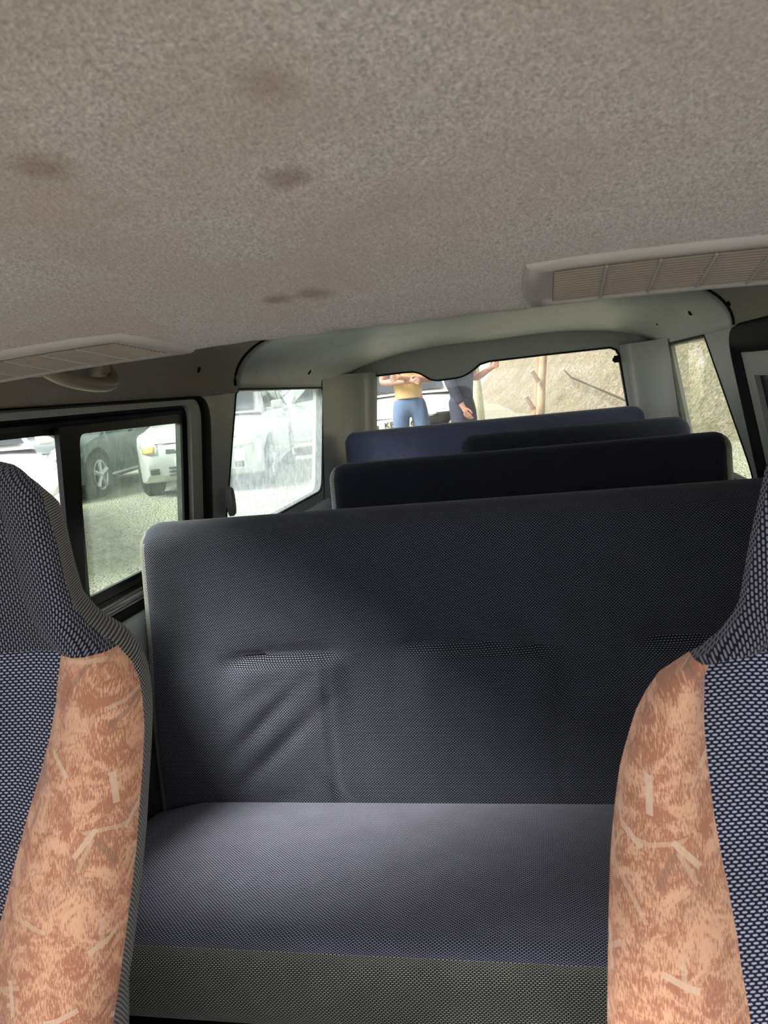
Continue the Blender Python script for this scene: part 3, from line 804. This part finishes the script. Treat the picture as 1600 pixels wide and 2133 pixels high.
# ------------------------------------------------------------------ outdoors
def gz(x, y):
    dx = max(0, abs(x)-.9); dy = max(0, y-3.7, -y-1.2); r = math.hypot(dx, dy)
    return -.62+.72*smooth01(.8, 5.2, r)+.012*max(0, r-5)
def clamp_grid(a, b, n): return lin(a, b, n)
rows = [[Vector((x, y, gz(x, y)+.025*math.sin(x*1.7+y*.6)*math.sin(y*1.3)*(1 if y > 4.5 or abs(x) > 2.5 else 0))) for x in lin(-26, 22, 120)] for y in lin(-14, 40, 130)]
struct(from_bm('ground', grid_bm(rows), 'gravel', angle=0))
FOOT = [(-14, 5.2), (2, 4.2), (8, 3.0), (11, 1.8), (13, .9), (16, .1), (22, -.8), (40, -3.5)]
rows = []
rnd = random.Random(3)
from mathutils import noise as mn
for y in lin(-10, 38, 150):
    f = interp(FOOT, y); row = []
    for s in lin(0, 9, 60):
        x = f+s*.9; h = 5.2*smooth01(-.3, 6.5, s)+.15*s
        nz = mn.noise(Vector((x*.7, y*.7, 1)))*.35+mn.noise(Vector((x*2.3, y*2.3, 4)))*.16+mn.noise(Vector((x*6, y*6, 9)))*.07
        row.append(Vector((x+nz*.5, y, gz(x, y)-.15+h+nz*smooth01(0, 1, s))))
    rows.append(row)
struct(from_bm('bank', grid_bm(rows), 'bank', angle=0))

# ---- cars
def build_wheel(name, parent, x, y, sx):
    bm = bmesh.new(); R0, W = .30, .19
    prof = [(-W/2, .19), (-W/2, .275), (-W/2+.015, .292), (-W/2+.05, R0), (W/2-.05, R0), (W/2-.015, .292), (W/2, .275), (W/2, .19)]
    rows = [[Vector((px+x, y+pr*math.cos(a), .30+pr*math.sin(a))) for px, pr in prof] for a in [k*2*PI/36 for k in range(37)]]
    w = from_bm(name, grid_bm(rows), 'tyre', parent)
    bm = bmesh.new(); xo = x+sx*(W/2-.012)
    rows = [[Vector((xo+sx*d, y+pr*math.cos(a), .30+pr*math.sin(a))) for d, pr in ((.012, .205), (.014, .195), (.004, .18), (-.05, .175))] for a in [k*2*PI/36 for k in range(37)]]
    me = bpy.data.meshes.new('t'); g = grid_bm(rows); g.to_mesh(me); g.free(); bm.from_mesh(me)
    for k in range(5):
        a = k*2*PI/5+.3; d = Vector((0, math.cos(a), math.sin(a))); c = Vector((xo, y, .30))
        add_tube(bm, [c+d*.02+Vector((sx*.008, 0, 0)), c+d*.1+Vector((sx*.004, 0, 0)), c+d*.19], [.03, .026, .036], 8)
    bmesh.ops.create_uvsphere(bm, u_segments=12, v_segments=8, radius=.045, matrix=Matrix.Translation((xo, y, .30)))
    from_bm('rim', bm, 'rim', w)
    bm = bmesh.new()
    rows = [[Vector((xo-sx*d, y+pr*math.cos(a), .30+pr*math.sin(a))) for d, pr in ((.05, .0), (.05, .18))] for a in [k*2*PI/24 for k in range(25)]]
    from_bm('brake_disc', grid_bm(rows), 'dark_plastic', w)
WHY = 1.20
def zs(y): return interp([(-1.84, .80), (-1.78, .90), (-1.5, .97), (-.6, .95), (.75, .93), (.95, .90), (1.35, .82), (1.62, .745), (1.74, .68), (1.80, .60), (1.83, .50)], y)
def hwid(y): return .83*(1-.30*max(0, (y-1.2)/.63)**2.4)*(1-.16*max(0, (-y-1.3)/.54)**2.2)
def zbot(y): return interp([(-1.84, .34), (-1.7, .24), (1.6, .20), (1.74, .22), (1.83, .30)], y)
def surf(px, pz_):      # y of the nose at a given x, z
    y = 1.83
    while y > 1.0:
        if hwid(y)-.02 >= abs(px) and zs(y) >= pz_: return y
        y -= .01
    return y
def car(name, label, paint, pos, head, **opt):
    rz = math.atan2(head[1], head[0])-PI/2
    H = [gz(pos[0]+head[0]*a+head[1]*b, pos[1]+head[1]*a-head[0]*b) for a, b in ((1.2, .73), (1.2, -.73), (-1.2, .73), (-1.2, -.73))]
    root = empty(name, (pos[0], pos[1], sum(H)/4-.005), rz); tag(root, label, 'car', 'parked cars')
    root.rotation_euler = (math.atan2((H[0]+H[1]-H[2]-H[3])/2, 2.4), -math.atan2((H[0]+H[2]-H[1]-H[3])/2, 1.46), rz)
    ysn = lin(-1.84, -1.5, 8)+lin(-1.46, -.9, 14)+lin(-.8, .8, 16)+lin(.84, 1.56, 18)+lin(1.6, 1.83, 10)
    rows = []
    for y in ysn:
        w = hwid(y); zb = zbot(y); top = zs(y); za = zb
        for wy in (WHY, -WHY):
            d = abs(y-wy)
            if d < .36: za = max(za, .30+math.sqrt(.36**2-d*d)*.98)
        za = min(za, top-.08); mid = (za+top)/2
        half = [(0, zb), (w-.24, zb), (w-.23, za), (w-.03, za), (w, za+.02), (w+.006, mid), (w-.004, mid+(top-mid)*.45), (w-.03, top-.05), (w-.09, top-.012), (w*.6, top+.012), (0, top+.03)]
        rows.append([Vector((a, y, b)) for a, b in half]+[Vector((-a, y, b)) for a, b in half[::-1][1:-1]])
    bm = grid_bm(rows, close_u=True)
    bm.verts.ensure_lookup_table(); n = len(rows[0])
    bm.faces.new([bm.verts[i] for i in range(n)]); bm.faces.new([bm.verts[(len(rows)-1)*n+i] for i in range(n)][::-1])
    from_bm('body', bm, paint, root, angle=35)
    # cabin
    st = [(-1.72, .78, .97), (-1.58, .77, 1.28), (-1.35, .75, 1.44), (-.7, .75, 1.50), (-.1, .75, 1.50), (.25, .74, 1.45), (.62, .74, 1.22), (1.0, .74, .93)]
    st2 = []
    for (a, b) in zip(st, st[1:]):
        for k in range(4): t = k/4; st2.append(tuple(a[i]*(1-t)+b[i]*t for i in range(3)))
    st2.append(st[-1]); rows = []
    for (y, w, zt) in st2:
        zb = min(zs(y)-.06, zt-.01); f = min(1, (zt-zb)/.55)
        half = [(w, zb), (w-.02*f, zb+.08*f), (w-.10*f, zt-.12*f), (w-.15*f, zt-.03*f), (w-.24*f, zt), (0, zt+.02)]
        rows.append([Vector((a, y, b)) for a, b in half]+[Vector((-a, y, b)) for a, b in half[::-1][1:]])
    from_bm('cabin', grid_bm(rows), paint, root, angle=50)
    def cab(y, s):       # point on the flank of the cabin, s 0..1 from belt to roof
        zt = interp([(a, c) for a, b, c in st], y); w = interp([(a, b) for a, b, c in st], y); zb = zs(y)-.06; f = min(1, (zt-zb)/.55)
        lo = Vector((w-.02*f, zb+.08*f)); hi = Vector((w-.10*f, zt-.12*f)); q = lo.lerp(hi, s); return q
    for sx in (-1, 1):
        for (ya, yb_, yc, yd) in ((.05, .72, .05, .30), (-.85, -.02, -.85, -.02), (-1.45, -.92, -1.3, -.92)):
            rws = []
            for s in lin(.0, 1, 5):
                rws.append([Vector((sx*(cab(y, s).x+.006), y, cab(y, s).y)) for y in lin(ya+(yc-ya)*s, yb_+(yd-yb_)*s, 6)])
            from_bm('side_glass', grid_bm(rws), 'car_glass', root)
        bm = bmesh.new(); add_box(bm, (sx*.90, .66, 1.0), (.16, .08, .12), None, .03); add_box(bm, (sx*.80, .68, .96), (.10, .05, .03)); from_bm('mirror', bm, paint, root)
        for wy, nm in ((WHY, 'wheel'), (-WHY, 'wheel')): build_wheel(nm, root, sx*.735, wy, sx)
        for y0 in (.02, -.85):
            bm = bmesh.new(); add_box(bm, (sx*.833, y0-.05 if y0 > 0 else y0+.1, .82), (.02, .16, .025), None, .006); from_bm('door_handle', bm, paint, root)
        bm = bmesh.new(); add_box(bm, (sx*.825, 0, .27), (.02, 1.7, .03), None, .006); from_bm('sill_strip', bm, opt.get('strip', paint), root)
        # lamps follow the corner of the nose
        def patch(nm, mat, x0, x1, z0, z1, off=.012, par=root, n=6):
            rws = [[Vector((sx*x, surf(x, z)+off, z)) for x in lin(x0, x1, n)] for z in lin(z0, z1, 4)]
            o = from_bm(nm, grid_bm(rws), mat, par, angle=0); md = o.modifiers.new('thickness', 'SOLIDIFY'); md.thickness = .02; return o
        if opt.get('broken') == sx:
            patch('headlight_socket', 'hole', .36, .70, .55, .70, .012)
        else:
            h = patch('headlight', 'lamp_clear', .46, .72, .56, .74)
            patch('turn_signal', 'lamp_amber' if opt.get('amber') == sx else 'lamp_clear', .50, .68, .57, .655, .022, h)
        patch('fog_lamp', 'dark_plastic', .46, .62, .32, .39, .014)
    rws = [[Vector((x, surf(abs(x), z)+.012, z)) for x in lin(-.36, .36, 10)] for z in lin(.56, .65, 4)]
    g = from_bm('grille', grid_bm(rws), 'dark_plastic', root, angle=0)
    for z in (.30, .345, .39):
        bm = bmesh.new(); add_tube(bm, [Vector((x, surf(abs(x), z)+.008, z)) for x in lin(-.34, .34, 8)], .011, 6); from_bm('intake_slat', bm, 'dark_plastic', root)
    bm = bmesh.new(); add_tube(bm, [Vector((x, surf(abs(x), .655)+.012, .672+.02*abs(x))) for x in lin(-.5, .5, 12)], .006, 6); from_bm('hood_gap', bm, 'dark_plastic', root)
    # windscreen
    rws = [[Vector((x*(1-.12*s), 1.0+(.25-1.0)*s-.02+.012, .935+.03*0+(1.45-.93)*s+.012)) for x in lin(-.64, .64, 8)] for s in lin(.06, .93, 8)]
    rws = [[Vector((x*(1-.14*s), interp([(0, .99), (.56, .62), (1, .25)], s)+.014, interp([(0, .955), (.56, 1.235), (1, 1.465)], s)+.012)) for x in lin(-.64, .64, 8)] for s in lin(.04, .93, 8)]
    from_bm('windscreen', grid_bm(rws), 'car_glass', root)
    bm = bmesh.new()
    for xx in (-.35, .15): add_tube(bm, [(xx, .97, .985), (xx+.42, .86, 1.08)], .008, 6)
    from_bm('wiper', bm, 'dark_plastic', root)
    yp = 1.845; bm = bmesh.new(); add_box(bm, (opt.get('plate_x', 0), yp, opt.get('plate_z', .46)), (.52, .012, .115), None, .004)
    pl = from_bm('number_plate', bm, 'plate', root)
    if opt.get('text'):
        cu = bpy.data.curves.new('plate_text', 'FONT'); cu.body = opt['text']; cu.size = .105; cu.align_x = 'CENTER'; cu.align_y = 'CENTER'; cu.extrude = .002
        to = bpy.data.objects.new('plate_text', cu); COL.objects.link(to)
        bpy.context.view_layer.update(); dg = bpy.context.evaluated_depsgraph_get()
        me = bpy.data.meshes.new_from_object(to.evaluated_get(dg)); bpy.data.objects.remove(to)
        o = link('plate_text', me, 'ink', pl, False); o.location = (opt.get('plate_x', 0), yp+.009, opt.get('plate_z', .46)); o.rotation_euler = (PI/2, 0, PI)
    return root
def unit(x, y): L = math.hypot(x, y); return (x/L, y/L)
def nose_at(px, py, depth, head, back=1.8):
    p = CAM+ray(px, py)*depth; return (p.x-head[0]*back, p.y-head[1]*back)
hA = unit(.20, -.98)
car('hatchback', 'silver hatchback facing the van, amber turn signal, seen through the left sliding window', 'silver', nose_at(410, 955, 9.3, hA), hA, amber=1)
hB = unit(.10, -.995)
pB = CAM+ray(193, 1000)*10.3
car('hatchback', 'dark grey green car with a five spoke wheel, beside the silver hatchback', 'green_paint', (pB.x-.735*1.0-hB[0]*WHY, pB.y-hB[1]*WHY), hB, strip='lamp_clear')
hC = unit(.77, -.64)
car('hatchback', 'overexposed white car behind the left headrest, in the forward pane', 'white_paint', nose_at(-62, 1010, 6.1, hC), hC)
hD = unit(.16, -.985)
car('hatchback', 'white silver car with a smashed headlight behind the standing people', 'white_paint', nose_at(832, 880, 9.7, hD), hD, broken=-1, text='KBZ 416', plate_z=.60)
hE = unit(-.96, -.28)
pE = CAM+ray(690, 860)*14.6
car('hatchback', 'pale car seen side on behind the silver hatchback, in the hazy quarter window', 'pale_paint', (pE.x, pE.y), hE)

# ---- people
def skin_obj(name, verts, edges, rad, mat, parent, sub=2):
    me = bpy.data.meshes.new(name); me.from_pydata([tuple(v) for v in verts], edges, [])
    o = bpy.data.objects.new(name, me); COL.objects.link(o)
    md = o.modifiers.new('Skin', 'SKIN'); md.use_smooth_shade = True
    for i, r in enumerate(rad):
        d = me.skin_vertices[0].data[i]; d.radius = (r, r) if not isinstance(r, tuple) else r; d.use_root = (i == 0)
    ms = o.modifiers.new('Sub', 'SUBSURF'); ms.levels = ms.render_levels = sub
    bpy.context.view_layer.update(); dg = bpy.context.evaluated_depsgraph_get()
    m2 = bpy.data.meshes.new_from_object(o.evaluated_get(dg)); bpy.data.objects.remove(o); bpy.data.meshes.remove(me)
    return link(name, m2, mat, parent)
class Sk:
    def __init__(s): s.v = []; s.e = []; s.r = []
    def add(s, p, r, par=None):
        s.v.append(Vector(p)); s.r.append(r); i = len(s.v)-1
        if par is not None: s.e.append((par, i))
        return i
    def chain(s, par, pts):
        for p, r in pts: par = s.add(p, r, par)
        return par
def hand(sk, wrist, w, fwd, side, curl):
    """palm and five separate fingers; fwd along the forearm, side towards the thumb, curl = bend direction"""
    fwd = Vector(fwd).normalized(); side = Vector(side).normalized(); curl = Vector(curl).normalized()
    palm = sk.add(w+fwd*.05, (.026, .018), wrist)
    for k, ln in enumerate((.068, .078, .072, .056)):
        b = w+fwd*.09+side*(.027-.018*k)
        i = sk.add(b, .010, palm); d = (fwd*.9+curl*.25).normalized()
        i = sk.add(b+d*ln*.45, .0088, i); d2 = (fwd*.6+curl*.7).normalized(); i = sk.add(b+d*ln*.45+d2*ln*.35, .0082, i)
        sk.add(b+d*ln*.45+d2*ln*.35+(fwd*.2+curl).normalized()*ln*.25, .0072, i)
    i = sk.add(w+fwd*.035+side*.034, .012, palm); i = sk.add(w+fwd*.065+side*.052, .010, i); sk.add(w+fwd*.09+side*.05+curl*.012, .0085, i)
def person(label, pos, rz, arms, top, trousers, sleeve):
    root = empty('person', (pos[0], pos[1], gz(pos[0], pos[1])), rz); tag(root, label, 'person', 'people outside the back window')
    sk = Sk(); pel = sk.add((0, 0, .96), (.135, .10))
    sp = sk.add((0, .0, 1.12), (.125, .09), pel); ch = sk.add((0, .0, 1.32), (.15, .10), sp); nb = sk.add((0, .01, 1.45), (.075, .065), ch)
    nk = sk.add((0, .0, 1.51), (.055, .055), nb); hd = sk.add((0, -.015, 1.60), (.075, .09), nk); sk.add((0, -.01, 1.69), (.06, .075), hd)
    sk.add((0, -.115, 1.59), .012, hd)
    for sx in (-1, 1):
        sk.add((sx*.085, 0, 1.60), .014, hd)
        hp = sk.add((sx*.095, 0, .88), .095, pel); kn = sk.chain(hp, [((sx*.11, -.01, .68), .082), ((sx*.12, -.015, .50), .06), ((sx*.125, .0, .33), .055), ((sx*.13, .02, .10), .04)])
        sk.chain(kn, [((sx*.135, -.05, .05), .042), ((sx*.145, -.15, .035), .03)])
        sh = sk.add((sx*.185, .0, 1.40), .062, ch)
        pts = arms[sx]
        el = sk.chain(sh, [(Vector((sx*.185, 0, 1.40)).lerp(Vector(pts[0]), .5), .052), (pts[0], .043)])
        wr = sk.chain(el, [(Vector(pts[0]).lerp(Vector(pts[1]), .4), .041), (pts[1], .028)])
        hand(sk, wr, Vector(pts[1]), Vector(pts[1])-Vector(pts[0]), pts[2], pts[3])
    body = skin_obj('body', sk.v, sk.e, sk.r, 'skin', root)
    sk = Sk(); a = sk.add((0, 0, 1.12), (.158, .124)); b = sk.add((0, .0, .97 if sleeve < 1 else .90), (.160, .126), a); c = sk.add((0, 0, 1.32), (.17, .122), a); d = sk.add((0, .01, 1.45), (.09, .08), c)
    for sx in (-1, 1):
        sh = sk.add((sx*.185, 0, 1.40), .078, c); P0 = Vector(arms[sx][0]); P1 = Vector(arms[sx][1]); q = Vector((sx*.185, 0, 1.40))
        e = sk.add(q.lerp(P0, .5), .068, sh)
        if sleeve > 1 and sx < 0:
            e = sk.add(P0, .06, e); sk.chain(e, [(P0.lerp(P1, .5), .052), (P0.lerp(P1, .92), .042)])
    skin_obj('shirt' if sleeve < 1 else 'jacket', sk.v, sk.e, sk.r, top, root)
    sk = Sk(); a = sk.add((0, 0, .95), (.155, .118)); sk.add((0, 0, 1.02), (.148, .112), a)
    for sx in (-1, 1): sk.chain(a, [((sx*.10, 0, .86), .11), ((sx*.112, -.01, .68), .098), ((sx*.122, -.015, .50), .08), ((sx*.127, .0, .32), .074), ((sx*.132, .018, .10), .066)])
    skin_obj('jeans', sk.v, sk.e, sk.r, trousers, root)
    for sx in (-1, 1):
        sk = Sk(); a = sk.add((sx*.133, .03, .055), (.05, .05)); sk.chain(a, [((sx*.138, -.06, .05), (.05, .045)), ((sx*.147, -.17, .04), (.045, .036))])
        skin_obj('shoe', sk.v, sk.e, sk.r, 'shoe', root)
    sk = Sk(); a = sk.add((0, .02, 1.65), (.09, .095)); sk.add((0, .0, 1.71), (.072, .085), a); sk.add((0, .06, 1.58), (.07, .05), a)
    skin_obj('hair', sk.v, sk.e, sk.r, 'hair', root)
    return root
p1 = CAM+ray(852, 832)*8.3
person('person in yellow shirt and faded blue jeans standing with folded arms', (p1.x, p1.y), .12,
       {-1: ((-.27, -.05, 1.16), (.02, -.20, 1.15), (0, .1, 1), (0, .6, -.4)), 1: ((.27, -.05, 1.15), (-.03, -.23, 1.19), (0, .1, 1), (0, .6, -.3))}, 'shirt', 'jeans', .5)
p2 = CAM+ray(962, 830)*8.0
person('person in dark denim jacket standing side on with one hand raised', (p2.x, p2.y), 1.25,
       {-1: ((-.22, .03, 1.13), (-.20, -.09, .87), (.3, -1, 0), (1, 0, -.2)), 1: ((.21, -.08, 1.13), (.19, -.25, 1.21), (0, .3, 1), (-.5, 0, .4))}, 'denim_dark', 'denim_dark', 2)

# ---- trees, post, cable on the bank
root = empty('tree_trunk', (0, 0, 0)); b = CAM+ray(1113, 880)*9.6; b.z = gz(b.x, b.y)-.05; root.location = b
tag(root, 'slim pale tree trunk with two cut branch stubs in front of the dry bank', 'tree')
tp = CAM+ray(1134, 700)*9.6
bm = bmesh.new(); add_tube(bm, [Vector((0, 0, 0)), (tp-b)*.3+Vector((.01, 0, 0)), (tp-b)*.62, (tp-b), (tp-b)*1.5, (tp-b)*2.0], [.066, .056, .05, .046, .04, .03], 12); from_bm('trunk', bm, 'bark', root)
for (p0, p1_) in (((1122, 795), (1108, 772)), ((1112, 853), (1096, 826))):
    a = CAM+ray(*p0)*9.55-b; c = CAM+ray(*p1_)*9.5-b; bm = bmesh.new(); add_tube(bm, [a, a.lerp(c, .5), c], [.034, .03, .026], 8); from_bm('branch_stub', bm, 'bark', root)
root = empty('tree_trunk', (0, 0, 0)); b = CAM+ray(1101, 880)*10.2; b.z = gz(b.x, b.y)-.05; root.location = b
tag(root, 'thinner brown tree trunk leaning just behind the stubbed one', 'tree'); tp = CAM+ray(1124, 715)*10.2
M['bark2'] = plain('brown_bark', srgb(160, 132, 108), .9, 0, .2, .3, 20)
bm = bmesh.new(); add_tube(bm, [Vector((0, 0, 0)), (tp-b)*.5+Vector((.02, 0, 0)), (tp-b), (tp-b)*1.8], [.05, .045, .04, .028], 10); from_bm('trunk', bm, 'bark2', root)
b = CAM+ray(994, 850)*8.9; g = gz(b.x, b.y)
bm = bmesh.new(); top = CAM+ray(988, 768)*8.9
pts = [Vector((b.x, b.y, g-.05)), Vector((b.x, b.y, .6)), b, b.lerp(top, .5), top, top+Vector((0, 0, .2))]
add_tube(bm, pts, [.085, .082, .08, .07, .055, .04], 12)
tag(from_bm('stone_post', bm, 'stone_post'), 'pale speckled tapering post just right of the person in dark denim', 'post')
def bank_hit(px, py):
    r = ray(px, py); k = 6
    while k < 40:
        p = CAM+r*k; f = interp(FOOT, p.y); s = (p.x-f)/.9
        if s > 0 and gz(p.x, p.y)-.15+5.2*smooth01(-.3, 6.5, s)+.15*s+.34 > p.z: return p
        k += .05
    return CAM+r*15
bm = bmesh.new(); add_tube(bm, [bank_hit(1176, 772), bank_hit(1190, 786), bank_hit(1230, 803), bank_hit(1270, 820), bank_hit(1312, 838), bank_hit(1345, 852)], .018, 6)
tag(from_bm('cable', bm, 'cable'), 'dark cable running slantwise down the dry grass bank', 'cable')

# ------------------------------------------------------------------ light
w = bpy.data.worlds.new('overcast_sky'); S.world = w; w.use_nodes = True
nt = w.node_tree; bg = nt.nodes['Background']
tc = nt.nodes.new('ShaderNodeTexCoord'); sp = nt.nodes.new('ShaderNodeSeparateXYZ'); nt.links.new(tc.outputs['Generated'], sp.inputs[0])
rp_ = nt.nodes.new('ShaderNodeValToRGB'); nt.links.new(sp.outputs[2], rp_.inputs[0])
rp_.color_ramp.elements[0].position = 0; rp_.color_ramp.elements[0].color = (.92, .96, 1, 1)
rp_.color_ramp.elements[1].position = .8; rp_.color_ramp.elements[1].color = (1, 1, 1, 1)
nt.links.new(rp_.outputs[0], bg.inputs[0]); bg.inputs[1].default_value = .72
sd = bpy.data.lights.new('veiled_sun', 'SUN'); sd.energy = 5.2; sd.angle = math.radians(32); sd.color = (1, .97, .92)
so = bpy.data.objects.new('veiled_sun', sd); COL.objects.link(so)
so.rotation_euler = Vector((-.8, -.4, .96)).to_track_quat('Z', 'Y').to_euler()

S.view_settings.view_transform = 'Standard'; S.view_settings.look = 'None'; S.view_settings.gamma = 1; S.view_settings.use_curve_mapping = False
S.view_settings.exposure = 1.70
cy = S.cycles
cy.max_bounces = 10; cy.diffuse_bounces = 6; cy.glossy_bounces = 3; cy.transparent_max_bounces = 16; cy.caustics_reflective = False; cy.caustics_refractive = False
cy.use_denoising = True; cy.sample_clamp_indirect = 8
